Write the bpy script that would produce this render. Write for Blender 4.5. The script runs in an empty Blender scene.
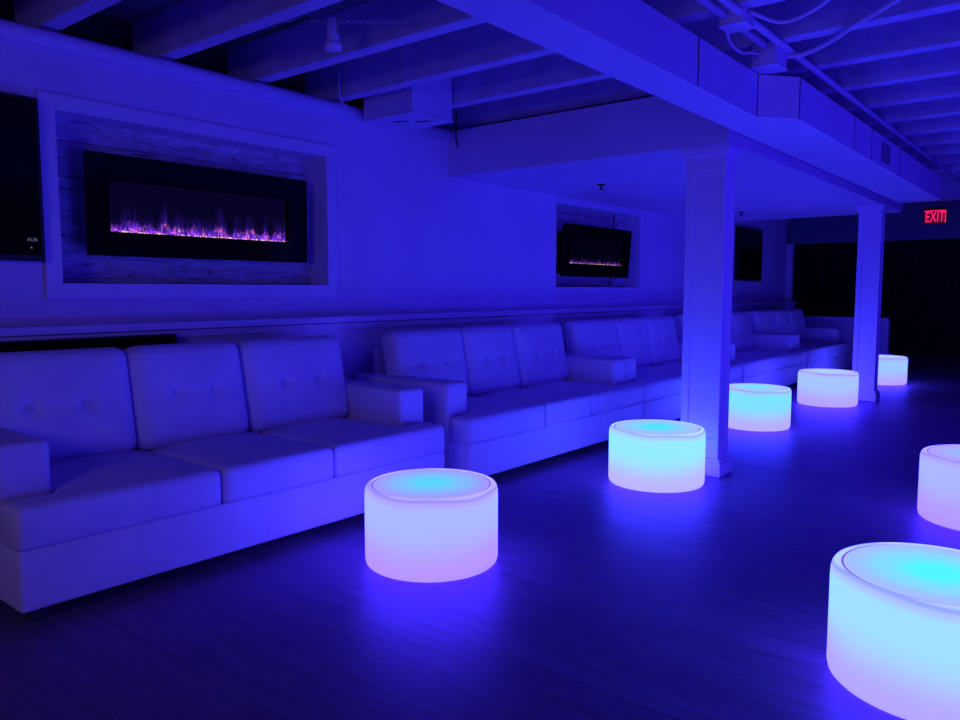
import bpy, bmesh, math, random
from mathutils import Vector, Matrix, Euler
random.seed(7)
sc = bpy.context.scene
COL = sc.collection
PI = math.pi

# ------------------------------------------------------------------ materials
def newmat(name):
    m = bpy.data.materials.new(name); m.use_nodes = True
    nt = m.node_tree; nt.nodes.clear()
    out = nt.nodes.new('ShaderNodeOutputMaterial')
    return m, nt, out
def N(nt, typ, **kw):
    n = nt.nodes.new(typ)
    for k, v in kw.items():
        if k in n.inputs: n.inputs[k].default_value = v
        else: setattr(n, k, v)
    return n
def L(nt, a, b): nt.links.new(a, b)
def ramp(nt, fac, stops, interp='LINEAR'):
    r = nt.nodes.new('ShaderNodeValToRGB'); r.color_ramp.interpolation = interp
    e = r.color_ramp.elements
    while len(e) < len(stops): e.new(0.5)
    for el, (p, c) in zip(e, stops):
        el.position = p; el.color = (c[0], c[1], c[2], 1)
    L(nt, fac, r.inputs[0]); return r.outputs[0]
def math_(nt, op, a, b=None, clamp=False):
    n = nt.nodes.new('ShaderNodeMath'); n.operation = op; n.use_clamp = clamp
    for i, v in enumerate((a, b)):
        if v is None: continue
        if isinstance(v, (int, float)): n.inputs[i].default_value = v
        else: L(nt, v, n.inputs[i])
    return n.outputs[0]
def coords(nt, scale=(1, 1, 1), kind='Object'):
    tc = nt.nodes.new('ShaderNodeTexCoord'); mp = nt.nodes.new('ShaderNodeMapping')
    mp.inputs['Scale'].default_value = scale
    L(nt, tc.outputs[kind], mp.inputs[0]); return mp.outputs[0]

def paint(name, col, rough=0.6, var=0.08, nscale=3.0, bump=0.0, bscale=60, spec=0.3, metal=0.0):
    m, nt, out = newmat(name)
    b = N(nt, 'ShaderNodeBsdfPrincipled', Roughness=rough, Metallic=metal)
    b.inputs['Specular IOR Level'].default_value = spec
    v = coords(nt)
    no = N(nt, 'ShaderNodeTexNoise', Scale=nscale, Detail=5.0); L(nt, v, no.inputs['Vector'])
    c0 = [c * (1 - var) for c in col]; c1 = [min(1, c * (1 + var)) for c in col]
    L(nt, ramp(nt, no.outputs['Fac'], [(0.3, c0), (0.7, c1)]), b.inputs['Base Color'])
    if bump:
        n2 = N(nt, 'ShaderNodeTexNoise', Scale=bscale, Detail=4.0); L(nt, v, n2.inputs['Vector'])
        bp = N(nt, 'ShaderNodeBump', Strength=bump, Distance=0.004)
        L(nt, n2.outputs['Fac'], bp.inputs['Height']); L(nt, bp.outputs[0], b.inputs['Normal'])
    L(nt, b.outputs[0], out.inputs[0]); return m

def emit(name, col, s):
    m, nt, out = newmat(name)
    e = N(nt, 'ShaderNodeEmission', Strength=s); e.inputs[0].default_value = (*col, 1)
    L(nt, e.outputs[0], out.inputs[0]); return m

def leather():
    m, nt, out = newmat('white_leather')
    b = N(nt, 'ShaderNodeBsdfPrincipled', Roughness=0.5)
    b.inputs['Specular IOR Level'].default_value = 0.35
    v = coords(nt)
    no = N(nt, 'ShaderNodeTexNoise', Scale=4.0, Detail=3.0); L(nt, v, no.inputs['Vector'])
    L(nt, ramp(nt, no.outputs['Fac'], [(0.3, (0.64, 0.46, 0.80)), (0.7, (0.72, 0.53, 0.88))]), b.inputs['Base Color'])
    n1 = N(nt, 'ShaderNodeTexVoronoi', Scale=220.0); L(nt, v, n1.inputs['Vector'])
    n2 = N(nt, 'ShaderNodeTexNoise', Scale=9.0, Detail=4.0, Distortion=0.8); L(nt, v, n2.inputs['Vector'])
    h = math_(nt, 'ADD', math_(nt, 'MULTIPLY', n1.outputs['Distance'], 0.15), math_(nt, 'MULTIPLY', n2.outputs['Fac'], 1.6))
    bp = N(nt, 'ShaderNodeBump', Strength=0.35, Distance=0.012)
    L(nt, h, bp.inputs['Height']); L(nt, bp.outputs[0], b.inputs['Normal'])
    L(nt, b.outputs[0], out.inputs[0]); return m

def plank_floor():
    m, nt, out = newmat('dark_plank_floor')
    b = N(nt, 'ShaderNodeBsdfGlossy'); b.inputs[0].default_value = (0.72, 0.36, 0.95, 1); df = N(nt, 'ShaderNodeBsdfDiffuse')
    v = coords(nt)
    br = N(nt, 'ShaderNodeTexBrick', Scale=1.0)
    br.inputs['Brick Width'].default_value = 1.25; br.inputs['Row Height'].default_value = 0.14
    br.inputs['Mortar Size'].default_value = 0.002; br.inputs['Bias'].default_value = 0.0
    br.inputs['Color1'].default_value = (0.72, 0.72, 0.72, 1); br.inputs['Color2'].default_value = (1, 1, 1, 1)
    br.inputs['Mortar'].default_value = (0.4, 0.4, 0.4, 1)
    L(nt, v, br.inputs['Vector'])
    mp = nt.nodes.new('ShaderNodeMapping'); mp.inputs['Scale'].default_value = (1.6, 22, 1); L(nt, v, mp.inputs[0])
    g = N(nt, 'ShaderNodeTexNoise', Scale=1.5, Detail=7.0, Roughness=0.65, Distortion=0.6); L(nt, mp.outputs[0], g.inputs['Vector'])
    big = N(nt, 'ShaderNodeTexNoise', Scale=2.2, Detail=3.0); L(nt, v, big.inputs['Vector'])
    t = math_(nt, 'MULTIPLY', ramp(nt, g.outputs['Fac'], [(0.3, (0.35,) * 3), (0.7, (1,) * 3)]), br.outputs['Color'])
    base = N(nt, 'ShaderNodeMix', data_type='RGBA')
    L(nt, t, base.inputs[0]); base.inputs[6].default_value = (0.050, 0.032, 0.045, 1); base.inputs[7].default_value = (0.20, 0.12, 0.25, 1)
    L(nt, base.outputs[2], df.inputs[0])
    r = math_(nt, 'ADD', math_(nt, 'MULTIPLY', g.outputs['Fac'], 0.36), 0.25)
    L(nt, r, b.inputs['Roughness'])
    h = math_(nt, 'ADD', math_(nt, 'MULTIPLY', g.outputs['Fac'], 0.6), math_(nt, 'MULTIPLY', br.outputs['Fac'], -0.35))
    h = math_(nt, 'ADD', h, math_(nt, 'MULTIPLY', big.outputs['Fac'], 1.0))
    bp = N(nt, 'ShaderNodeBump', Strength=0.5, Distance=0.004)
    L(nt, h, bp.inputs['Height']); L(nt, bp.outputs[0], b.inputs['Normal']); L(nt, bp.outputs[0], df.inputs['Normal'])
    fr = N(nt, 'ShaderNodeFresnel', IOR=1.72)
    mx = nt.nodes.new('ShaderNodeMixShader'); L(nt, fr.outputs[0], mx.inputs[0]); L(nt, df.outputs[0], mx.inputs[1]); L(nt, b.outputs[0], mx.inputs[2])
    L(nt, mx.outputs[0], out.inputs[0]); return m

def weathered_boards():
    m, nt, out = newmat('weathered_white_boards')
    b = N(nt, 'ShaderNodeBsdfPrincipled', Roughness=0.8)
    v = coords(nt)
    sep = nt.nodes.new('ShaderNodeSeparateXYZ'); L(nt, v, sep.inputs[0])
    row = math_(nt, 'DIVIDE', math_(nt, 'SUBTRACT', sep.outputs['Z'], 1.24), 0.25)
    fr = math_(nt, 'FRACT', row)
    gap = math_(nt, 'LESS_THAN', fr, 0.018)
    idx = math_(nt, 'FLOOR', row)
    mp = nt.nodes.new('ShaderNodeMapping'); mp.inputs['Scale'].default_value = (1, 1.3, 9); L(nt, v, mp.inputs[0])
    add = nt.nodes.new('ShaderNodeVectorMath'); add.operation = 'ADD'
    cmb = nt.nodes.new('ShaderNodeCombineXYZ'); L(nt, math_(nt, 'MULTIPLY', idx, 3.7), cmb.inputs['Y'])
    L(nt, mp.outputs[0], add.inputs[0]); L(nt, cmb.outputs[0], add.inputs[1])
    g = N(nt, 'ShaderNodeTexNoise', Scale=3.0, Detail=8.0, Roughness=0.7, Distortion=1.0); L(nt, add.outputs[0], g.inputs['Vector'])
    s = N(nt, 'ShaderNodeTexNoise', Scale=5.0, Detail=6.0, Roughness=0.75, Distortion=1.5); L(nt, add.outputs[0], s.inputs['Vector'])
    st = ramp(nt, s.outputs['Fac'], [(0.54, (0,) * 3), (0.64, (1,) * 3)])
    gr = ramp(nt, g.outputs['Fac'], [(0.25, (0.26, 0.19, 0.34)), (0.7, (0.66, 0.48, 0.82))])
    mx = N(nt, 'ShaderNodeMix', data_type='RGBA'); L(nt, math_(nt, 'MULTIPLY', st, 0.8), mx.inputs[0])
    L(nt, gr, mx.inputs[6]); mx.inputs[7].default_value = (0.04, 0.03, 0.06, 1)
    m2 = N(nt, 'ShaderNodeMix', data_type='RGBA'); L(nt, gap, m2.inputs[0])
    L(nt, mx.outputs[2], m2.inputs[6]); m2.inputs[7].default_value = (0.01, 0.01, 0.02, 1)
    L(nt, m2.outputs[2], b.inputs['Base Color'])
    L(nt, b.outputs[0], out.inputs[0]); return m

def flames(name, gain, hs=1.0):
    # electric flame picture on the fireplace's own screen (object space: y along screen, z up from the ember line)
    m, nt, out = newmat(name)
    v = coords(nt)
    sep = nt.nodes.new('ShaderNodeSeparateXYZ'); L(nt, v, sep.inputs[0])
    y, z = sep.outputs['Y'], math_(nt, 'DIVIDE', sep.outputs['Z'], hs)
    def noise(sy, sz, scale, det, off=0.0, dist=0.0):
        mp = nt.nodes.new('ShaderNodeMapping'); mp.inputs['Scale'].default_value = (0, sy, sz); mp.inputs['Location'].default_value = (off, off, 0)
        L(nt, v, mp.inputs[0])
        n = N(nt, 'ShaderNodeTexNoise', Scale=scale, Detail=det, Distortion=dist); L(nt, mp.outputs[0], n.inputs['Vector']); return n.outputs['Fac']
    hn = noise(14, 0, 1.0, 2.0, 3.1)
    h = math_(nt, 'ADD', math_(nt, 'MULTIPLY', math_(nt, 'SUBTRACT', hn, 0.3, True), 0.20), 0.022)
    fall = math_(nt, 'POWER', math_(nt, 'SUBTRACT', 1.0, math_(nt, 'DIVIDE', z, h), True), 1.2)
    wis = ramp(nt, noise(46, 16, 1.0, 4.0, 7.7, 1.6), [(0.42, (0.0,) * 3), (0.62, (1,) * 3)])
    core = math_(nt, 'MULTIPLY', fall, math_(nt, 'ADD', math_(nt, 'MULTIPLY', wis, 0.95), 0.10))
    fallw = math_(nt, 'POWER', math_(nt, 'SUBTRACT', 1.0, math_(nt, 'DIVIDE', z, math_(nt, 'MULTIPLY', h, 2.4)), True), 2.0)
    wis2 = ramp(nt, noise(60, 7, 1.0, 3.0, 1.3, 0.5), [(0.4, (0.1,) * 3), (0.7, (1,) * 3)])
    haze = math_(nt, 'MULTIPLY', fallw, wis2)
    hot = ramp(nt, noise(22, 24, 1.0, 3.0, 11.0, 1.0), [(0.48, (0.20, 0.035, 0.9)), (0.60, (0.75, 0.13, 0.75)), (0.70, (1.0, 0.34, 0.26))])
    e1 = N(nt, 'ShaderNodeEmission'); L(nt, hot, e1.inputs[0]); L(nt, math_(nt, 'MULTIPLY', core, 1.8 * gain), e1.inputs[1])
    e2 = N(nt, 'ShaderNodeEmission'); e2.inputs[0].default_value = (0.10, 0.03, 0.9, 1); L(nt, math_(nt, 'MULTIPLY', haze, 0.5 * gain), e2.inputs[1])
    e3 = N(nt, 'ShaderNodeEmission', Strength=0.02 * gain); e3.inputs[0].default_value = (0.12, 0.06, 1, 1)
    a = nt.nodes.new('ShaderNodeAddShader'); L(nt, e1.outputs[0], a.inputs[0]); L(nt, e2.outputs[0], a.inputs[1])
    a2 = nt.nodes.new('ShaderNodeAddShader'); L(nt, a.outputs[0], a2.inputs[0]); L(nt, e3.outputs[0], a2.inputs[1])
    L(nt, a2.outputs[0], out.inputs[0]); return m

def embers(name, gain):
    m, nt, out = newmat(name)
    v = coords(nt, (40, 40, 40))
    no = N(nt, 'ShaderNodeTexNoise', Scale=1.0, Detail=2.0); L(nt, v, no.inputs['Vector'])
    c = ramp(nt, no.outputs['Fac'], [(0.38, (0.25, 0.03, 0.7)), (0.48, (0.9, 0.25, 0.8)), (0.56, (1.0, 0.45, 0.25)), (0.66, (1, 0.85, 0.75))])
    s = ramp(nt, no.outputs['Fac'], [(0.35, (0.15,) * 3), (0.6, (1.0,) * 3)])
    e = N(nt, 'ShaderNodeEmission'); L(nt, c, e.inputs[0]); L(nt, math_(nt, 'MULTIPLY', s, 1.3 * gain), e.inputs[1])
    L(nt, e.outputs[0], out.inputs[0]); return m

KB = 7.4
def hot_blue(nt, c):
    m = nt.nodes.new('ShaderNodeVectorMath'); m.operation = 'MULTIPLY'; m.inputs[1].default_value = (1, 1, KB)
    L(nt, c, m.inputs[0]); return m.outputs[0]
def glow_side(i, low, mid, s):
    # translucent plastic shell lit by an LED puck inside: hue runs up the wall
    m, nt, out = newmat('glowing_shell_%d' % i)
    v = coords(nt)
    sep = nt.nodes.new('ShaderNodeSeparateXYZ'); L(nt, v, sep.inputs[0])
    t = math_(nt, 'DIVIDE', sep.outputs['Z'], 0.355)
    no = N(nt, 'ShaderNodeTexNoise', Scale=2.0, Detail=1.0); L(nt, v, no.inputs['Vector'])
    t = math_(nt, 'ADD', t, math_(nt, 'MULTIPLY', math_(nt, 'SUBTRACT', no.outputs['Fac'], 0.5), 0.25))
    rim = [a * 0.55 + b * 0.45 for a, b in zip(low, mid)]
    lo2 = [a * 0.9 for a in low]
    c = ramp(nt, t, [(0.0, lo2), (0.14, low), (0.68, mid), (0.86, mid), (0.93, rim), (0.965, [q * 0.7 for q in rim]), (0.985, [1.12 * (p + q) / 2 for p, q in zip(low, mid)])], 'EASE')
    e = N(nt, 'ShaderNodeEmission', Strength=s); L(nt, hot_blue(nt, c), e.inputs[0])
    d = N(nt, 'ShaderNodeBsdfPrincipled', Roughness=0.45); d.inputs['Base Color'].default_value = (0.25, 0.25, 0.3, 1)
    a = nt.nodes.new('ShaderNodeAddShader'); L(nt, e.outputs[0], a.inputs[0]); L(nt, d.outputs[0], a.inputs[1])
    L(nt, a.outputs[0], out.inputs[0]); return m
def glow_top(i, edge, centre, s):
    m, nt, out = newmat('glowing_lid_%d' % i)
    v = coords(nt)
    mp = nt.nodes.new('ShaderNodeMapping'); mp.inputs['Scale'].default_value = (1, 1, 0); L(nt, v, mp.inputs[0])
    ln = nt.nodes.new('ShaderNodeVectorMath'); ln.operation = 'LENGTH'; L(nt, mp.outputs[0], ln.inputs[0])
    r = math_(nt, 'DIVIDE', ln.outputs['Value'], 0.265)
    mid = [a * 0.5 + b * 0.5 for a, b in zip(edge, centre)]
    c = ramp(nt, r, [(0.2, centre), (0.55, mid), (0.9, edge), (1.0, [edge[0] * 1.15, edge[1] * 0.95, 1])], 'EASE')
    e = N(nt, 'ShaderNodeEmission', Strength=s); L(nt, hot_blue(nt, c), e.inputs[0])
    d = N(nt, 'ShaderNodeBsdfPrincipled', Roughness=0.4); d.inputs['Base Color'].default_value = (0.2, 0.2, 0.25, 1)
    a = nt.nodes.new('ShaderNodeAddShader'); L(nt, e.outputs[0], a.inputs[0]); L(nt, d.outputs[0], a.inputs[1])
    L(nt, a.outputs[0], out.inputs[0]); return m

def curtain_mat():
    return paint('dark_drape', (0.03, 0.028, 0.045), 0.9, 0.2, 8)

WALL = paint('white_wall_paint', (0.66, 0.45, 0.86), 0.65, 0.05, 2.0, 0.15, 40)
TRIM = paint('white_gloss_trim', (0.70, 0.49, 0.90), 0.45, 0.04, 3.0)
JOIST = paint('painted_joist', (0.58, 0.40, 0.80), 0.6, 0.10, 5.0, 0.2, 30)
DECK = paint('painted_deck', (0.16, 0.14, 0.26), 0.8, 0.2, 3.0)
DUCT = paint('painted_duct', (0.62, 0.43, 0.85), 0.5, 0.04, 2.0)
SEAM = paint('duct_seam', (0.05, 0.045, 0.1), 0.7, 0.1)
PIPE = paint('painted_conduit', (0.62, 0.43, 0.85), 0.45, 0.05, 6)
LEATH = leather()
LEATHSEAM = paint('leather_button', (0.55, 0.52, 0.75), 0.5, 0.05)
FLOOR = plank_floor()
BOARDS = weathered_boards()
BLACK = paint('black_satin', (0.03, 0.022, 0.04), 0.45, 0.1, 3, spec=0.25)
BLACKM = paint('black_matt', (0.004, 0.004, 0.006), 0.8, 0.1, 3, spec=0.1)
SCREEN = paint('black_screen_glass', (0.003, 0.003, 0.005), 0.12, 0.05, 3, spec=0.25)
GREY = paint('grey_metal', (0.3, 0.29, 0.38), 0.4, 0.1, 8, metal=0.6)
DARKM = paint('dark_metal', (0.03, 0.03, 0.04), 0.5, 0.1, 8)
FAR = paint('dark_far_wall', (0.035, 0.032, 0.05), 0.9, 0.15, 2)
FLAME = flames('flame_picture', 1.0)
FLAME2 = flames('flame_picture_dim', 0.35, 0.55)
EMB = embers('ember_glow', 1.0)
EMB2 = embers('ember_glow_dim', 0.45)
WHITEGLOW = emit('dim_white_print', (0.4, 0.33, 0.9), 0.22)
EXITRED = emit('exit_red', (1.0, 0.015, 0.18), 1.2)
EXITPANEL = emit('exit_panel', (0.25, 0.004, 0.06), 0.5)
DRAPE = curtain_mat()
GROOVE = emit('groove_glow', (0.26, 0.13, 0.8), 0.9)

# ------------------------------------------------------------------ helpers
def tag(o, label=None, cat=None, group=None, kind=None):
    if label: o['label'] = label
    if cat: o['category'] = cat
    if group: o['group'] = group
    if kind: o['kind'] = kind
    return o
def obj(name, bm, mat, parent=None, smooth=False, loc=None, rot=None):
    me = bpy.data.meshes.new(name)
    bmesh.ops.recalc_face_normals(bm, faces=bm.faces[:])
    bm.to_mesh(me); bm.free()
    for mm in (mat if isinstance(mat, (list, tuple)) else [mat]): me.materials.append(mm)
    if smooth: me.polygons.foreach_set('use_smooth', [True] * len(me.polygons))
    o = bpy.data.objects.new(name, me); COL.objects.link(o)
    if parent: o.parent = parent
    if loc: o.location = loc
    if rot: o.rotation_euler = rot
    return o
def empty(name, loc=(0, 0, 0), rz=0):
    o = bpy.data.objects.new(name, None); COL.objects.link(o)
    o.empty_display_size = 0.1; o.location = loc; o.rotation_euler = (0, 0, rz); return o
def copy_tree(o, parent=None):
    c = o.copy(); COL.objects.link(c); c.parent = parent
    for ch in list(o.children): copy_tree(ch, c)
    return c
def box(bm, x0, x1, y0, y1, z0, z1, bev=0.0, seg=2, mat=0):
    r = bmesh.ops.create_cube(bm, size=1.0)
    vs = r['verts']
    for v in vs:
        v.co = Vector(((x0 + x1) / 2 + v.co.x * (x1 - x0), (y0 + y1) / 2 + v.co.y * (y1 - y0), (z0 + z1) / 2 + v.co.z * (z1 - z0)))
    fs = list({f for v in vs for f in v.link_faces})
    for f in fs: f.material_index = mat
    if bev:
        es = list({e for v in vs for e in v.link_edges})
        bmesh.ops.bevel(bm, geom=es, offset=bev, segments=seg, profile=0.5, affect='EDGES')
    return bm
def B(*a, **k): return box(bmesh.new(), *a, **k)
def tube(bm, pts, r, n=10, cap=True):
    pts = [Vector(p) for p in pts]; rings = []
    prev = None
    for i, p in enumerate(pts):
        d = (pts[min(i + 1, len(pts) - 1)] - pts[max(i - 1, 0)]).normalized()
        a = d.cross(Vector((0, 0, 1)))
        if a.length < 1e-3: a = d.cross(Vector((1, 0, 0)))
        if prev is not None:
            q = prev - d * prev.dot(d)
            if q.length > 1e-4: a = q
        a.normalize(); prev = a.copy(); b = d.cross(a).normalized()
        rings.append([bm.verts.new(p + a * r * math.cos(2 * PI * k / n) + b * r * math.sin(2 * PI * k / n)) for k in range(n)])
    for i in range(len(rings) - 1):
        for k in range(n):
            bm.faces.new((rings[i][k], rings[i][(k + 1) % n], rings[i + 1][(k + 1) % n], rings[i + 1][k]))
    if cap:
        bm.faces.new(rings[0][::-1]); bm.faces.new(rings[-1])
    return bm
def lathe(bm, prof, n=96):
    # prof: list of (r, z); closes at r=0
    rings = []
    for r, z in prof:
        if r < 1e-6: rings.append([bm.verts.new((0, 0, z))])
        else: rings.append([bm.verts.new((r * math.cos(2 * PI * k / n), r * math.sin(2 * PI * k / n), z)) for k in range(n)])
    for a, b in zip(rings, rings[1:]):
        for k in range(n):
            k2 = (k + 1) % n
            if len(a) == 1 and len(b) == 1: continue
            if len(a) == 1: bm.faces.new((a[0], b[k], b[k2]))
            elif len(b) == 1: bm.faces.new((a[k], a[k2], b[0]))
            else: bm.faces.new((a[k], a[k2], b[k2], b[k]))
    return bm

def cushion(rects, T, r=0.045, rb=0.02, crown=0.03, cw=0.14, step=0.035, dent=None, both=False):
    """soft cushion over a union of axis-aligned plan rects (u0,u1,v0,v1), thickness T (z 0..T)."""
    us, vs = set(), set()
    offs = (0.0, 0.006, 0.018, 0.034)
    for (a, b, c, d) in rects:
        for s, lst, (p, q) in ((us, None, (a, b)), (vs, None, (c, d))):
            for o in offs:
                for e in (p, q):
                    s.add(round(e + o, 5)); s.add(round(e - o, 5))
    def fill(s):
        s = sorted(s); o = [s[0]]
        for x in s[1:]:
            if x - o[-1] < 0.003: continue
            n = max(1, int(math.ceil((x - o[-1]) / step))); b0 = o[-1]
            for i in range(1, n + 1): o.append(b0 + (x - b0) * i / n)
        return o
    us, vs = fill(us), fill(vs)
    inside = lambda u, v: any(a - 1e-6 < u < b + 1e-6 and c - 1e-6 < v < d + 1e-6 for a, b, c, d in rects)
    cells = set()
    for i in range(len(us) - 1):
        for j in range(len(vs) - 1):
            if inside((us[i] + us[i + 1]) / 2, (vs[j] + vs[j + 1]) / 2): cells.add((i, j))
    edges = []   # boundary segments
    for (i, j) in cells:
        if (i - 1, j) not in cells: edges.append(((i, j), (i, j + 1)))
        if (i + 1, j) not in cells: edges.append(((i + 1, j), (i + 1, j + 1)))
        if (i, j - 1) not in cells: edges.append(((i, j), (i + 1, j)))
        if (i, j + 1) not in cells: edges.append(((i, j + 1), (i + 1, j + 1)))
    segs = [((us[a[0]], vs[a[1]]), (us[b[0]], vs[b[1]])) for a, b in edges]
    def dist(u, v):
        m = 9
        for (p, q) in segs:
            du = max(min(p[0], q[0]) - u, 0, u - max(p[0], q[0])); dv = max(min(p[1], q[1]) - v, 0, v - max(p[1], q[1]))
            m = min(m, du * du + dv * dv)
        return math.sqrt(m)
    verts_ij = {(i + a, j + b) for (i, j) in cells for a in (0, 1) for b in (0, 1)}
    D = {k: dist(us[k[0]], vs[k[1]]) for k in verts_ij}
    # convex plan corners (square -> rounded)
    corners = []
    for (i, j) in verts_ij:
        adj = [(i - 1, j - 1) in cells, (i, j - 1) in cells, (i - 1, j) in cells, (i, j) in cells]
        if sum(adj) == 1:
            k = adj.index(True); corners.append((us[i], vs[j], 1 if k in (1, 3) else -1, 1 if k in (2, 3) else -1))
    def plan(u, v):
        rr = r
        for (cu, cv, su, sv) in corners:
            a, b = (cu + su * rr - u) * su, (cv + sv * rr - v) * sv
            if a > 0 and b > 0 and a <= rr + 1e-6 and b <= rr + 1e-6:
                m = max(a, b); l = math.hypot(a, b)
                return cu + su * rr - su * a * m / l, cv + sv * rr - sv * b * m / l
        return u, v
    def prof(d, rr):
        if d >= rr: return 0.0
        return rr - math.sqrt(max(0, rr * rr - (rr - d) ** 2))
    bm = bmesh.new(); top, bot = {}, {}
    for k in verts_ij:
        u, v = us[k[0]], vs[k[1]]; d = D[k]; pu, pv = plan(u, v)
        puff = crown * (1 - math.exp(-(d / cw) ** 1.3))
        dz = dent(u, v) if dent else 0.0
        top[k] = bm.verts.new((pu, pv, T - prof(d, r) + puff - dz))
        bot[k] = bm.verts.new((pu, pv, prof(d, rb) - (puff if both else 0)))
    for (i, j) in cells:
        ks = [(i, j), (i + 1, j), (i + 1, j + 1), (i, j + 1)]
        bm.faces.new([top[k] for k in ks]); bm.faces.new([bot[k] for k in ks[::-1]])
    for a, b in edges: bm.faces.new((top[a], top[b], bot[b], bot[a]))
    return bm

def struct(name, bm, mat, smooth=False, **k):
    o = obj(name, bm, mat, None, smooth, **k); o['kind'] = 'structure'; return o

# ------------------------------------------------------------------ setting
XW = -4.14            # face of upper left wall
XR, YB, YF = 3.2, -2.6, 16.6
struct('floor', B(-4.6, XR, YB, YF, -0.12, 0.0), FLOOR)
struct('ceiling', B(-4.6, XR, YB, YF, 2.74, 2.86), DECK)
bm = bmesh.new()
ys = [YB, 1.735, 3.47, 6.315, 8.06, 13.34]
for i in range(5):
    if i == 1: box(bm, -4.42, XW, ys[i], ys[i + 1], 0, 1.24); box(bm, -4.42, XW, ys[i], ys[i + 1], 2.105, 2.47)
    elif i == 3: box(bm, -4.42, XW, ys[i], ys[i + 1], 0, 1.24); box(bm, -4.42, XW, ys[i], ys[i + 1], 2.05, 2.47)
    else: box(bm, -4.42, XW, ys[i], ys[i + 1], 0, 2.47)
bmesh.ops.remove_doubles(bm, verts=bm.verts[:], dist=1e-5)
struct('wall_left', bm, WALL)
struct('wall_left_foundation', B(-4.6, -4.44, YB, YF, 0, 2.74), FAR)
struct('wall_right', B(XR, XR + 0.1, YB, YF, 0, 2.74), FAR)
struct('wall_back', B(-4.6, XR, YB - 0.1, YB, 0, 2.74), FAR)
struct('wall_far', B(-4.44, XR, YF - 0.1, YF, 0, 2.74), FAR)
# knee wall and ledge running behind the sofas
struct('wall_left_knee', B(XW, -3.96, YB, 13.30, 0, 0.985), WALL)
struct('trim_1', B(XW, -3.93, YB, 13.34, 0.99, 1.03, bev=0.004), TRIM)       # ledge cap
struct('trim_2', B(-3.96, -3.948, YB, 13.30, 0.945, 0.985), TRIM)                # ledge apron
# picture-frame boards round the first niche, thin beads round the second
def frame_bm(y0, y1, z0, z1, Y0, Y1, Z0, Z1, x0, x1):
    b = bmesh.new()
    box(b, x0, x1, Y0, Y1, z1, Z1, bev=0.003); box(b, x0, x1, Y0, Y1, Z0, z0, bev=0.003)
    box(b, x0, x1, Y0, y0, z0, z1, bev=0.003); box(b, x0, x1, y1, Y1, z0, z1, bev=0.003)
    return b
struct('trim_3', frame_bm(1.735, 3.47, 1.24, 2.105, 1.655, 3.55, 1.155, 2.18, XW, XW + 0.022), TRIM)
struct('trim_4', frame_bm(6.315, 8.06, 1.24, 2.05, 6.30, 8.095, 1.205, 2.085, XW, XW + 0.012), TRIM)
struct('trim_5', B(-4.345, -4.32, 1.735, 3.47, 1.24, 2.105), BOARDS)
struct('trim_6', B(-4.345, -4.32, 6.315, 8.06, 1.24, 2.05), BOARDS)
# rounded cove along the top of the wall
bm = bmesh.new(); tube(bm, [(XW + 0.01, YB + .01, 2.438), (XW + 0.01, 4.72, 2.438)], 0.046, 16)
struct('trim_7', bm, TRIM, True)
# dropped soffit and the header at the end of the room
struct('ceiling_soffit', B(XW, -1.845, 4.74, 10.15, 2.115, 2.47), WALL)
HEAD = paint('wall_paint_dimmed', (0.16, 0.145, 0.26), 0.8, 0.06, 2)  # dimness of the far end put into the header's base colour
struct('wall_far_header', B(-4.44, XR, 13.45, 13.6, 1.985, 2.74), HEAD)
bm = bmesh.new(); box(bm, -4.42, -4.07, 13.40, 13.55, 0.0, 1.985, bev=.004); box(bm, -4.07, -4.045, 13.385, 13.41, 0.8, 1.985)
struct('trim_8', bm, TRIM)
bm = bmesh.new(); box(bm, -4.06, -2.62, 13.40, 13.48, 0, 0.75)
struct('wall_half', bm, WALL)
bm = bmesh.new(); box(bm, -4.06, -2.56, 13.37, 13.51, 0.75, 0.78, bev=.004); box(bm, -2.62, -2.545, 13.38, 13.50, 0, 0.75, bev=.004)
struct('trim_9', bm, TRIM)
# joists (each its own piece)
JY = []
y = 4.275 - 0.622 * 11
while y < 13.4:
    JY.append(y); y += 0.622
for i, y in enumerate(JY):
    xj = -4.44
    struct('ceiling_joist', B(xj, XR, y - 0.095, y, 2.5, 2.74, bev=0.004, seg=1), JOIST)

# drapes in the dark room past the half wall
bm = bmesh.new(); n = 240; prev = None
for i in range(n + 1):
    x = -4.3 + 3.0 * i / n; yy = YF - 0.2 + 0.045 * math.sin(i * 0.55) + 0.02 * math.sin(i * 0.17)
    a, b = bm.verts.new((x, yy, 0.02)), bm.verts.new((x, yy, 2.35))
    if prev: bm.faces.new((prev[0], a, b, prev[1]))
    prev = (a, b)
dr = obj('drape', bm, DRAPE, None, True)
tag(dr, 'dark floor-length drape in the unlit room past the half wall', 'curtain')

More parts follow.
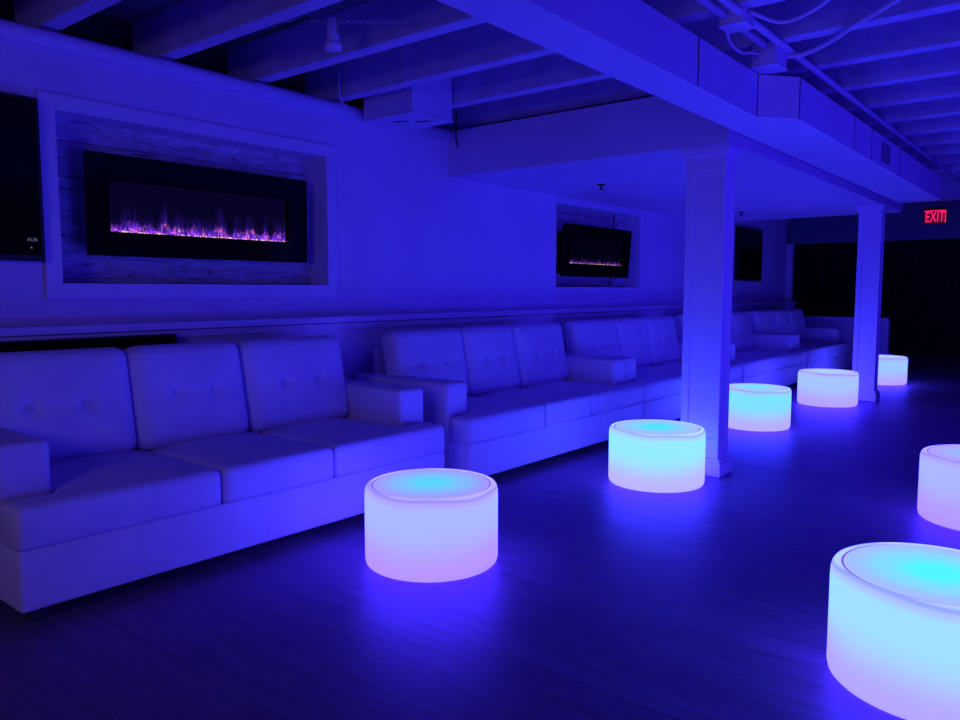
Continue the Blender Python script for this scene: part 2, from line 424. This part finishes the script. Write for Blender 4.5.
# ------------------------------------------------------------------ columns
def column(x0, x1, y0, y1, h, label):
    cx, cy = (x0 + x1) / 2, (y0 + y1) / 2
    t = empty('column', (cx, cy, 0)); tag(t, label, 'column', 'square white columns')
    w, d = (x1 - x0) / 2, (y1 - y0) / 2
    e = 0.012; s = 0.05; zb, zt = 0.05, h - 0.03
    b = bmesh.new(); box(b, -w + e, w - e, -d + e, d - e, 0.01, h - 0.01)
    # raised stiles and rails round a recessed field on every face
    for sx in (-1, 1):
        for sy in (-1, 1):
            k = s if sx < 0 else s * 0.5
            xa, xb = sorted((sx * w, sx * (w - k))); ya, yb = sorted((sy * d, sy * (d - 0.035)))
            box(b, xa, xb, ya, yb, zb, zt, bev=.003, seg=1)
    for za, zc in ((zb, 0.24), (h - 0.15, zt)):
        for sy in (-1, 1):
            ya, yb = sorted((sy * (d - .002), sy * (d - e - .005))); box(b, -w + s - .003, w - s * .5 + .003, ya, yb, za, zc)
        for sx in (-1, 1):
            xa, xb = sorted((sx * (w - .002), sx * (w - e - .005))); box(b, xa, xb, -d + .032, d - .032, za, zc)
    obj('shaft', b, TRIM, t)
    c = bmesh.new(); box(c, -w - .03, w + .03, -d - .03, d + .03, h - 0.035, h, bev=.004); box(c, -w - .018, w + .018, -d - .018, d + .018, h - 0.06, h - .035, bev=.004)
    obj('capital', c, TRIM, t)
    c = bmesh.new(); box(c, -w - .025, w + .025, -d - .025, d + .025, 0.001, 0.09, bev=.005); box(c, -w - .016, w + .016, -d - .016, d + .016, .09, .11, bev=.003)
    obj('plinth', c, TRIM, t)
    return t
column(-2.13, -1.868, 4.78, 4.95, 2.115, 'square white panelled column nearest the camera, beside the middle sofas')
column(-2.085, -1.855, 9.15, 9.31, 2.115, 'farther square white panelled column, toward the exit sign')

# ------------------------------------------------------------------ sofas
def dent_fn(w, h):
    # two tufts with creases in the cushion's face; u across, v up
    tx = (w * 0.33, w * 0.67); tz = h * 0.50
    def f(u, v):
        d = 0
        for x in tx:
            d += 0.026 * math.exp(-((u - x) ** 2 + (v - tz) ** 2) / 0.0009)
            if v < tz: d += 0.007 * math.exp(-((u - x) / 0.012) ** 2) * (1 - (tz - v) / tz)
        d += 0.009 * math.exp(-((v - tz) / 0.016) ** 2) * (1 if tx[0] - .03 < u < tx[1] + .03 else 0.3)
        return d
    return f
SL, SD = 2.245, 1.02      # length (local y 0..SL), depth (local x from front 0 back to -SD)
AW = 0.193
def make_sofa():
    t = empty('sofa')
    obj('base', B(-SD + .02, -0.005, 0.005, SL - .005, 0.06, 0.285, bev=0.012, seg=3), LEATH, t, True)
    b = bmesh.new()
    for yy in (0, SL - AW):
        a = obj('arm', cushion([(-SD, -0.172, yy, yy + AW)], 0.37, r=0.022, rb=0.004, crown=0.006, step=0.05), LEATH, t, True)
        a.location = (0, 0, 0.27)
    b.free()
    obj('back_frame', B(-SD + .0, -SD + .05, AW - .02, SL - AW + .02, 0.275, 0.80, bev=0.02, seg=3), LEATH, t, True)
    w = (SL - 2 * AW) / 3
    y0 = AW
    gap = 0.003
    for k in range(3):
        ya, yb = y0 + k * w + gap, y0 + (k + 1) * w - gap
        rects = [(-SD + .14, 0.0, ya, yb)]
        if k == 0: rects.append((-0.168, 0.0, 0.0, yb))
        if k == 2: rects.append((-0.168, 0.0, ya, SL))
        s = obj('seat_cushion', cushion(rects, 0.155, r=0.03, rb=0.014, crown=0.028, cw=0.16, step=0.04), LEATH, t, True)
        s.location = (0, 0, 0.283)
    ch, ct = 0.515, 0.15
    for k in range(3):
        ya, yb = [(-.105, w - .058), (w - .054, 2 * w - .063), (2 * w - .059, 3 * w + .015)][k]; ya += y0; yb += y0
        cwid = yb - ya
        c = obj('back_cushion', cushion([(0, cwid, 0, ch)], ct, r=0.06, rb=0.05, crown=0.035, cw=0.13, step=0.02, dent=dent_fn(cwid, ch)), LEATH, t, True)
        # local u -> world y, v -> up, thickness -> +x, leaned back
        ang = math.radians(11.5)
        M = Matrix.Translation((-0.735, ya, 0.412)) @ Matrix.Rotation(-ang, 4, 'Y') @ Matrix(((0, 0, 1, 0), (1, 0, 0, 0), (0, 1, 0, 0), (0, 0, 0, 1)))
        if k == 0: M = Matrix.Translation((-.62, yb, 0)) @ Matrix.Rotation(math.radians(-5), 4, 'Z') @ Matrix.Translation((.62, -yb, 0)) @ M
        c.matrix_local = M
        for fx in (0.33, 0.67):
            bb = bmesh.new(); bmesh.ops.create_uvsphere(bb, u_segments=12, v_segments=8, radius=0.011)
            for v in bb.verts: v.co.z *= 0.5
            bo = obj('button', bb, LEATHSEAM, c, True); bo.location = (cwid * fx, ch * 0.5, ct + 0.014)
    for lx in (-0.10, -SD + 0.1):
        for ly in (0.09, SL - 0.09):
            obj('leg', B(lx - .03, lx + .03, ly - .03, ly + .03, 0.0, 0.062, bev=.004), DARKM, t)
    return t
sofa0 = make_sofa()
XS = -2.875
spots = [(1.022, XS - 0.022, 'white leather three-seat sofa nearest the camera, under the large electric fireplace', -0.011),
         (3.475, XS, 'second white leather sofa from the camera, ending at the first column', -0.004),
         (5.735, XS, 'third white leather sofa from the camera, partly behind the near column', 0.0),
         (8.03, XS, 'fourth white leather sofa from the camera, seen just right of the near column', 0.0),
         (10.33, XS, 'farthest white leather sofa, ending at the half wall near the far column', 0.0)]
for i, (y, x, lab, rz) in enumerate(spots):
    s = sofa0 if i == 0 else copy_tree(sofa0)
    s.location = (x, y, 0); s.rotation_euler = (0, 0, rz)
    tag(s, lab, 'sofa', 'white sofas in a row along the left wall')

# ------------------------------------------------------------------ glowing drum tables
DR, DH = 0.295, 0.355
body_prof = [(0.0, 0.004), (DR - .03, 0.004), (DR - .012, 0.006), (DR - .004, 0.014), (DR, 0.03), (DR, 0.30), (DR - .001, 0.325), (DR - .004, 0.340), (DR - .010, 0.349), (DR - .016, 0.3525), (DR - .024, 0.3530), (DR - .0285, 0.3522), (DR - .030, 0.3505), (DR - .030, 0.330), (0, 0.330)]
groove_prof = [(DR - .0302, 0.3498), (DR - .0378, 0.3498)]
lid_prof = [(DR - .038, 0.331), (DR - .038, 0.3505), (DR - .040, 0.3522), (DR - .046, 0.3530), (0.14, 0.3533), (0.0, 0.3533)]
bm = bmesh.new(); lathe(bm, body_prof); me_body = obj('shell', bm, TRIM, None, True)
bm = bmesh.new(); lathe(bm, lid_prof); me_lid = obj('lid', bm, TRIM, None, True)
bm = bmesh.new(); lathe(bm, groove_prof); me_groove = obj('groove_ring', bm, GROOVE, None, True)
lav = (0.47, 0.30, 1.0)
drums = [(-2.265, 2.473, (0.47, 0.30, 1.0), (0.40, 0.47, 1.0), (0.33, 0.34, 1.0), (0.10, 0.66, 0.95), 'round glowing drum table nearest the front sofa, lavender with a pale cyan top'),
         (-2.116, 4.40, (0.50, 0.46, 1.0), (0.29, 0.83, 1.0), (0.36, 0.50, 1.0), (0.07, 0.78, 0.95), 'round glowing cyan drum table standing against the near column'),
         (-2.328, 6.794, (0.48, 0.42, 1.0), (0.20, 0.76, 1.0), (0.42, 0.50, 1.0), (0.14, 0.80, 1.0), 'round glowing cyan drum table half hidden just right of the near column'),
         (-2.200, 8.631, (0.45, 0.36, 1.0), (0.38, 0.55, 1.0), (0.50, 0.46, 1.0), (0.36, 0.70, 1.0), 'round glowing pale drum table in front of the far column'),
         (-2.163, 11.05, (0.47, 0.38, 1.0), (0.33, 0.58, 1.0), (0.50, 0.46, 1.0), (0.36, 0.70, 1.0), 'farthest round glowing drum table, peeking out behind the far column'),
         (-0.414, 4.698, (0.46, 0.30, 1.0), (0.40, 0.46, 1.0), (0.42, 0.36, 1.0), (0.28, 0.56, 1.0), 'round glowing lavender drum table cut off by the right edge, behind the nearest drum'),
         (-0.335, 2.626, (0.46, 0.38, 1.0), (0.35, 0.74, 1.0), (0.36, 0.52, 1.0), (0.08, 0.92, 0.98), 'large-looking round glowing drum table in the lower right corner, closest to the camera')]
for i, (x, y, low, mid, te, tc, lab) in enumerate(drums):
    t = empty('drum_table', (x, y, 0)); tag(t, lab, 'light-up table', 'glowing drum tables')
    a, l, g = (me_body, me_lid, me_groove) if i == 0 else (me_body.copy(), me_lid.copy(), me_groove.copy())
    if i:
        a.data = me_body.data.copy(); l.data = me_lid.data.copy()
        for q in (a, l, g): COL.objects.link(q)
    a.data.materials.clear(); a.data.materials.append(glow_side(i, low, mid, 1.0))
    l.data.materials.clear(); l.data.materials.append(glow_top(i, te, tc, 1.0))
    for q in (a, l, g): q.parent = t

# ------------------------------------------------------------------ electric fireplaces
def fireplace(y0, y1, z0, z1, sy0, sy1, sz0, sz1, label, fl, em, dpt=0.11, back=False):
    """local: x = 0 at the front face, y along wall from centre, z from the bottom edge"""
    cy = (y0 + y1) / 2
    t = empty('electric_fireplace', (0, cy, z0)); tag(t, label, 'fireplace', 'wall-hung electric fireplaces')
    w, h = (y1 - y0) / 2, z1 - z0
    a0, a1, b0, b1 = sy0 - cy, sy1 - cy, sz0 - z0, sz1 - z0
    b = bmesh.new()
    box(b, -dpt, -0.055, -w + .07, w - .07, .03, h - .03)
    box(b, -0.055, -0.008, -w + .06, a0, .02, h - .02); box(b, -0.055, -0.008, a1, w - .06, .02, h - .02)
    box(b, -0.055, -0.008, a0, a1, .02, b0); box(b, -0.055, -0.008, a0, a1, b1, h - .02)
    obj('housing', b, BLACKM, t)
    b = bmesh.new()
    box(b, -0.008, 0, -w, a0, 0, h, bev=.002, seg=1); box(b, -0.008, 0, a1, w, 0, h, bev=.002, seg=1)
    box(b, -0.008, 0, a0, a1, 0, b0); box(b, -0.008, 0, a0, a1, b1, h)
    obj('glass_front', b, SCREEN, t)
    b = B(-.0005, .0005, -(a1 - a0) / 2, (a1 - a0) / 2, 0, b1 - b0)
    o = obj('flame_screen', b, fl, t); o.location = (-0.05, (a0 + a1) / 2, b0)
    b = bmesh.new(); rnd = random.Random(3)
    nn = 150
    for k in range(nn):
        yy = a0 + .012 + (a1 - a0 - .024) * (k + .5) / nn + rnd.uniform(-.004, .004)
        r = rnd.uniform(.003, .0065)
        m = Matrix.Translation((rnd.uniform(-.038, -.014), yy, b0 + r * 0.6)) @ Euler((rnd.random() * 3, rnd.random() * 3, rnd.random() * 3)).to_matrix().to_4x4()
        bmesh.ops.create_icosphere(b, subdivisions=1, radius=r, matrix=m)
    o = obj('ember_bed', b, em, t); o['kind'] = 'stuff'
    return t
f1 = fireplace(1.90, 3.36, 1.39, 1.937, 2.03, 3.215, 1.522, 1.80, 'large black electric fireplace with bright purple-orange flames, framed above the nearest sofa', FLAME, EMB)
f1.location.x = -4.205; f1.rotation_euler = (0, math.radians(1.2), 0)
f2 = fireplace(6.455, 7.85, 1.345, 1.868, 6.60, 7.72, 1.478, 1.75, 'black electric fireplace tilted forward in the far niche, with a thin purple flame line', FLAME2, EMB2, 0.07)
f2.location.x = -4.165; f2.rotation_euler = (0, math.radians(4.5), 0)
obj('mounting_box', B(-0.13, -0.075, -0.66, 0.60, .02, .44), BLACKM, f2)
obj('power_cord', tube(bmesh.new(), [(-0.12, 0.5, 0.5), (-0.135, 0.505, 0.62), (-0.13, 0.5, 0.70)], 0.008), DARKM, f2)
obj('power_cord', tube(bmesh.new(), [(-0.10, 0.5, 0.03), (-0.115, 0.5, -0.05), (-0.12, 0.5, -0.10)], 0.008), DARKM, f2)

# ------------------------------------------------------------------ televisions, soundbar
def text_mesh(name, s, size, mat, parent, M, ext=0.0005):
    cu = bpy.data.curves.new(name, 'FONT'); cu.body = s; cu.size = size; cu.align_x = 'CENTER'; cu.align_y = 'CENTER'; cu.extrude = ext
    tmp = bpy.data.objects.new(name, cu); COL.objects.link(tmp)
    dg = bpy.context.evaluated_depsgraph_get(); dg.update()
    me = bpy.data.meshes.new_from_object(tmp.evaluated_get(dg))
    bpy.data.objects.remove(tmp); bpy.data.curves.remove(cu)
    me.materials.clear(); me.materials.append(mat)
    o = bpy.data.objects.new(name, me); COL.objects.link(o); o.parent = parent; o.matrix_local = M
    return o
FACEX = Matrix(((0, 0, 1, 0), (1, 0, 0, 0), (0, 1, 0, 0), (0, 0, 0, 1)))     # text facing +x, reading toward +y
def tv(y0, y1, z0, z1, label, logo):
    t = empty('television', (-4.085, (y0 + y1) / 2, z0)); tag(t, label, 'television', 'wall-mounted televisions')
    w, h = (y1 - y0) / 2, z1 - z0
    obj('housing', B(-0.045, -0.004, -w + .004, w - .004, 0.004, h - .004, bev=.006), BLACKM, t)
    b = bmesh.new(); e = .014
    box(b, -.006, .004, -w, w, 0, .03, bev=.002, seg=1); box(b, -.006, .004, -w, w, h - e, h, bev=.002, seg=1)
    box(b, -.006, .004, -w, -w + e, .03, h - e); box(b, -.006, .004, w - e, w, .03, h - e)
    obj('bezel', b, BLACK, t)
    obj('screen', B(-.006, 0, -w + e, w - e, .03, h - e), SCREEN, t)
    obj('wall_mount', B(-0.055, -0.045, -.2, .2, h / 2 - .15, h / 2 + .15), DARKM, t)
    if logo:
        text_mesh('logo', 'AUB', 0.025, WHITEGLOW, t, Matrix.Translation((0.002, w - 0.056, 0.105)) @ FACEX)
        obj('indicator_light', B(0.0, .003, w - .064, w - .058, .062, .072), WHITEGLOW, t)
tv(0.45, 1.64, 1.345, 2.135, 'black television at the left edge of the photo, left of the framed fireplace', True)
tv(11.0, 12.0, 1.345, 2.125, 'black television high on the wall, seen right of the near column', False)
t = empty('soundbar', (-3.925, 1.72, 0.90)); tag(t, 'long black soundbar under the ledge behind the nearest sofa', 'soundbar')
obj('body', B(-.034, .03, -.50, .50, 0, .068, bev=.008), BLACK, t)
b = bmesh.new(); box(b, .030, .033, -.485, .485, .008, .060); obj('grille', b, BLACKM, t)

# ------------------------------------------------------------------ duct, conduits, boxes
t = empty('ventilation_duct', (-1.7, 2.0, 2.145)); tag(t, 'long boxed white ventilation duct running under the ceiling toward the exit sign', 'duct')
def P(x, y, z): return Vector((x + 1.7, y - 2.0, z - 2.145))
b = bmesh.new()
plan = [(-1.74, -2.55), (-1.51, -2.55), (-1.51, 4.285), (-1.348, 4.475), (-1.348, 9.35), (-1.74, 9.35)]
lo = [b.verts.new(P(x, y, 2.145)) for x, y in plan]; hi = [b.verts.new(P(x, y, 2.368)) for x, y in plan]
b.faces.new(lo[::-1]); b.faces.new(hi)
for i in range(6):
    j = (i + 1) % 6; b.faces.new((lo[i], lo[j], hi[j], hi[i]))
obj('duct_run', b, DUCT, t)
def band(y, x, name='seam', th=0.006):
    bb = bmesh.new(); box(bb, x + 1.7 - .001, x + 1.7 + .003, y - th / 2 - 2, y + th / 2 - 2, 0.0, .222)
    return obj(name, bb, SEAM, t)
for y in (1.2, 3.49): band(y, -1.51)
for y in (0.6, 3.2, 6.0, 8.6): obj('hanger', B(.0, .02, y - 2.0, y - 1.985, .222, .36), GREY, t)
band(4.283, -1.51, th=.008); band(4.48, -1.348, th=.008)
for y in (5.70, 6.2, 7.22): band(y, -1.348, th=.005)
bb = bmesh.new(); box(bb, .352, .358, 4.47, 4.82, .02, .195, bev=.002, seg=1); rg = obj('register', bb, DUCT, t)
for k in range(9):
    obj('louvre', B(.358, .3598, 4.485 + k * .037, 4.50 + k * .037, .03, .185), SEAM, rg)

def pipe_run(name, pts, r, label, cat, mat=PIPE, n=10, group=None):
    if len(pts) > 2:                       # smooth the hanging cables
        V = [Vector(p) for p in pts]; V = [2 * V[0] - V[1]] + V + [2 * V[-1] - V[-2]]; q = []
        for i in range(1, len(V) - 2):
            a, b0, c, d = V[i - 1:i + 3]
            for k in range(8):
                t = k / 8
                q.append(0.5 * (2 * b0 + (c - a) * t + (2 * a - 5 * b0 + 4 * c - d) * t * t + (3 * b0 - a - 3 * c + d) * t ** 3))
        pts = q + [V[-2]]
    b = bmesh.new(); tube(b, pts, r, n); o = obj(name, b, mat, None, True); tag(o, label, cat, group); return o
# upper conduit, and a shorter one feeding the two boxes
pipe_run('conduit', [(-1.362, -2.5, 2.478), (-1.362, 13.4, 2.478)], 0.018, 'long straight white conduit running just above the duct\'s outer edge', 'pipe')
pipe_run('conduit', [(-1.435, -2.5, 2.475), (-1.435, 4.15, 2.475)], 0.018, 'shorter white conduit beside the long one, ending at a junction box', 'pipe')
def jbox(x, y, z, sx, sy, sz, label):
    t = empty('junction_box', (x, y, z)); tag(t, label, 'junction box', 'ceiling junction boxes')
    obj('box_body', B(-sx, sx, -sy, sy, .006, sz, bev=.004), PIPE, t)
    obj('cover_plate', B(-sx - .006, sx + .006, -sy - .006, sy + .006, 0, .006, bev=.002, seg=1), PIPE, t)
    sb = bmesh.new(); bmesh.ops.create_uvsphere(sb, u_segments=8, v_segments=6, radius=.005, matrix=Matrix.Translation((0, sy * .7, 0))); obj('screw', sb, GREY, t)
jbox(-1.40, 3.66, 2.43, .06, .06, .07, 'white junction box on the conduits, nearer the top edge of the photo')
jbox(-1.44, 4.25, 2.375, .065, .085, .12, 'white junction box above the bend of the duct')
pipe_run('cable', [(-1.38, 4.33, 2.45), (-1.30, 4.36, 2.455), (-1.15, 4.30, 2.475), (-1.0, 4.13, 2.48), (-0.85, 3.99, 2.485), (-0.70, 3.84, 2.49), (-0.45, 3.55, 2.495)], 0.013, 'loose white cable crossing the joists right of the duct', 'cable', PIPE, 8)
pipe_run('cable', [(-1.33, 3.64, 2.48), (-1.22, 3.78, 2.45), (-1.02, 3.70, 2.47), (-0.85, 3.45, 2.49)], 0.009, 'thin white cable looping from the nearer junction box', 'cable', PIPE, 8)
pipe_run('cable', [(-1.465, 3.70, 2.46), (-1.48, 3.80, 2.41), (-1.48, 3.95, 2.40), (-1.47, 4.04, 2.42), (-1.46, 4.17, 2.44)], 0.008, 'short drooping cable between the two junction boxes', 'cable', PIPE, 8)

# boxed register under the joists by the left wall
t = empty('ceiling_vent_box', (-3.83, 3.96, 2.372)); tag(t, 'white boxy ceiling vent hanging below the joists by the left wall', 'vent')
obj('box_body', B(-.235, .235, -.2, .2, .004, .37, bev=.003, seg=1), DUCT, t)
obj('flange', B(-.242, .242, -.207, .207, 0, .012, bev=.002, seg=1), DUCT, t)
for (a, b_) in ((-.02, -.05), (.10, .04)):
    o = obj('slot', B(-.055, .055, -.016, .016, -.002, .002), SEAM, t); o.location = (a, b_, 0.0); o.rotation_euler = (0, 0, 0.35)
obj('bracket', B(.236, .240, .13, .17, .08, .115), DUCT, t)

# spot lamp on perforated straps between the joists
t = empty('spot_lamp', (-3.045, 2.62, 2.415)); tag(t, 'small unlit white spot lamp hanging on perforated straps between the joists', 'lamp')
def strap(p, q, w=.02):
    b = bmesh.new(); p, q = Vector(p), Vector(q); d = (q - p); ln = d.length; d.normalize()
    sd = Vector((0, 0, 1)).cross(d).normalized(); n = int(ln / .03)
    up = sd.cross(d)
    for s in (-1, 1):
        vs = [p + sd * s * w, p + sd * s * w * .45, q + sd * s * w * .45, q + sd * s * w]
        b.faces.new([b.verts.new(v) for v in vs])
    for k in range(n + 1):
        c = p + d * (ln * k / n); e = d * .007
        b.faces.new([b.verts.new(v) for v in (c - e - sd * w * .45, c + e - sd * w * .45, c + e + sd * w * .45, c - e + sd * w * .45)])
    return b
o = Vector((-3.03, 2.62, 2.38))
obj('strap', strap(Vector((-3.25, 2.425, 2.497)) - o, Vector((-3.00, 2.66, 2.50)) - o), GREY, t)
obj('strap', strap(Vector((-3.05, 2.62, 2.505)) - o, Vector((-2.72, 2.94, 2.505)) - o), GREY, t)
b = bmesh.new(); lathe(b, [(0, .018), (.030, .018), (.032, .03), (.030, .125), (.012, .135), (0, .135)], 24); h = obj('lamp_body', b, PIPE, t, True)
h.rotation_euler = (0.05, 0.05, 0)
b = bmesh.new(); lathe(b, [(0, .004), (.036, .0), (.042, .0), (.042, .034), (.036, .038), (0, .038)], 24); h = obj('lamp_rim', b, TRIM, t, True); h.location = (0, 0, -.02); h.rotation_euler = (0.05, 0.05, 0)
b = bmesh.new(); tube(b, [(.036, 0, .05), (.045, 0, .10), (.03, .0, .135)], .005, 8); obj('yoke', b, GREY, t)
pipe_run('cable', [(-3.62, 2.43, 2.49), (-3.45, 2.44, 2.488), (-3.25, 2.435, 2.49), (-3.0, 2.435, 2.493)], 0.008, 'dark cable clipped along a joist left of the spot lamp', 'cable', DARKM, 8)
pipe_run('cable', [(-4.05, 3.53, 2.66), (-4.05, 3.535, 2.52), (-4.045, 3.545, 2.47), (-4.03, 3.57, 2.44)], 0.007, 'short hanging cable end beside the ceiling vent box', 'cable', PIPE, 8)
pipe_run('cable', [(-4.02, 4.70, 2.60), (-4.02, 4.70, 2.47), (-4.03, 4.71, 2.40), (-4.02, 4.72, 2.33)], 0.006, 'dark cable end hanging in the corner where the soffit meets the wall', 'cable', DARKM, 8)

# sprinkler heads under the soffit
def sprinkler(x, y, label):
    t = empty('sprinkler_head', (x, y, 2.07)); tag(t, label, 'sprinkler', 'soffit sprinkler heads')
    b = bmesh.new(); lathe(b, [(0, .0445), (.038, .0445), (.036, .038), (.012, .034), (0, .034)], 24); obj('escutcheon', b, DARKM, t, True)
    b = bmesh.new(); tube(b, [(0, 0, .034), (0, 0, .006)], .009, 10); obj('nozzle', b, DARKM, t, True)
    b = bmesh.new(); lathe(b, [(0, 0), (.022, .0), (.022, .004), (0, .006)], 20); obj('deflector', b, DARKM, t, True)
sprinkler(-3.40, 5.90, 'small dark sprinkler head under the soffit, above the far fireplace')
sprinkler(-3.30, 8.95, 'small dark sprinkler head under the soffit, right of the near column')

# exit sign on the header
t = empty('exit_sign', (-1.995, 13.42, 2.205)); tag(t, 'small lit red EXIT sign on the header at the far end', 'exit sign')
obj('housing', B(-.155, .155, -.025, .025, 0, .215, bev=.005), BLACKM, t)
obj('panel', B(-.143, .143, -.028, -.025, .012, .203), EXITPANEL, t)
b = bmesh.new(); box(b, -.143, .143, -.030, -.028, .190, .203); box(b, .130, .143, -.030, -.028, .012, .190); obj('lit_edge', b, EXITRED, t)
FACEY = Matrix(((1, 0, 0, 0), (0, 0, -1, 0), (0, 1, 0, 0), (0, 0, 0, 1)))
o = text_mesh('lettering', 'EXIT', 0.2, EXITRED, t, Matrix.Translation((0, -0.031, 0.098)) @ FACEY @ Matrix.Diagonal((0.62, 1.1, 1, 1)), 0.002)
obj('canopy', B(-.09, .09, -.02, .02, .215, .235), BLACKM, t)

# ------------------------------------------------------------------ camera
f = 768.0
pitch = math.atan(69 / 768); yaw = math.radians(38.801)
cam = bpy.data.cameras.new('camera'); co = bpy.data.objects.new('camera', cam); COL.objects.link(co)
cam.sensor_fit = 'HORIZONTAL'; cam.sensor_width = 36; cam.lens = 36 * f / 960; cam.clip_start = 0.05
co.location = (0, 0, 1.2); co.rotation_euler = (PI / 2 - pitch, 0, yaw)
sc.camera = co

# ------------------------------------------------------------------ light
def area(name, loc, target, sx, sy, power, col):
    l = bpy.data.lights.new(name, 'AREA'); l.shape = 'RECTANGLE'; l.size = sx; l.size_y = sy; l.energy = power; l.color = col
    o = bpy.data.objects.new(name, l); COL.objects.link(o); o.location = loc
    d = Vector(target) - Vector(loc); o.rotation_euler = d.to_track_quat('-Z', 'Y').to_euler(); return o
BLUE = (0.042, 0.022, 1.0)
# added unseen blue ambient fill on the right, low and aimed up and across
area('blue_fill', (2.6, 6.0, 0.6), (-4.0, 5.0, 1.6), 8.0, 0.5, 55, BLUE)
area('blue_fill_up', (1.2, 5.0, 0.2), (-1.2, 5.5, 2.6), 7.0, 0.4, 62, BLUE)
# dim neutral light from an unseen source behind the camera
area('rear_light', (-1.0, -2.3, 1.9), (-3.0, 3.5, 1.0), 1.2, 1.0, 20, (0.42, 0.38, 0.8))

w = bpy.data.worlds.new('world'); sc.world = w; w.use_nodes = True
w.node_tree.nodes['Background'].inputs[0].default_value = (0.0, 0.0, 0.01, 1)
w.node_tree.nodes['Background'].inputs[1].default_value = 1.0
sc.view_settings.view_transform = 'Standard'; sc.view_settings.look = 'None'
sc.view_settings.exposure = 0; sc.view_settings.gamma = 1
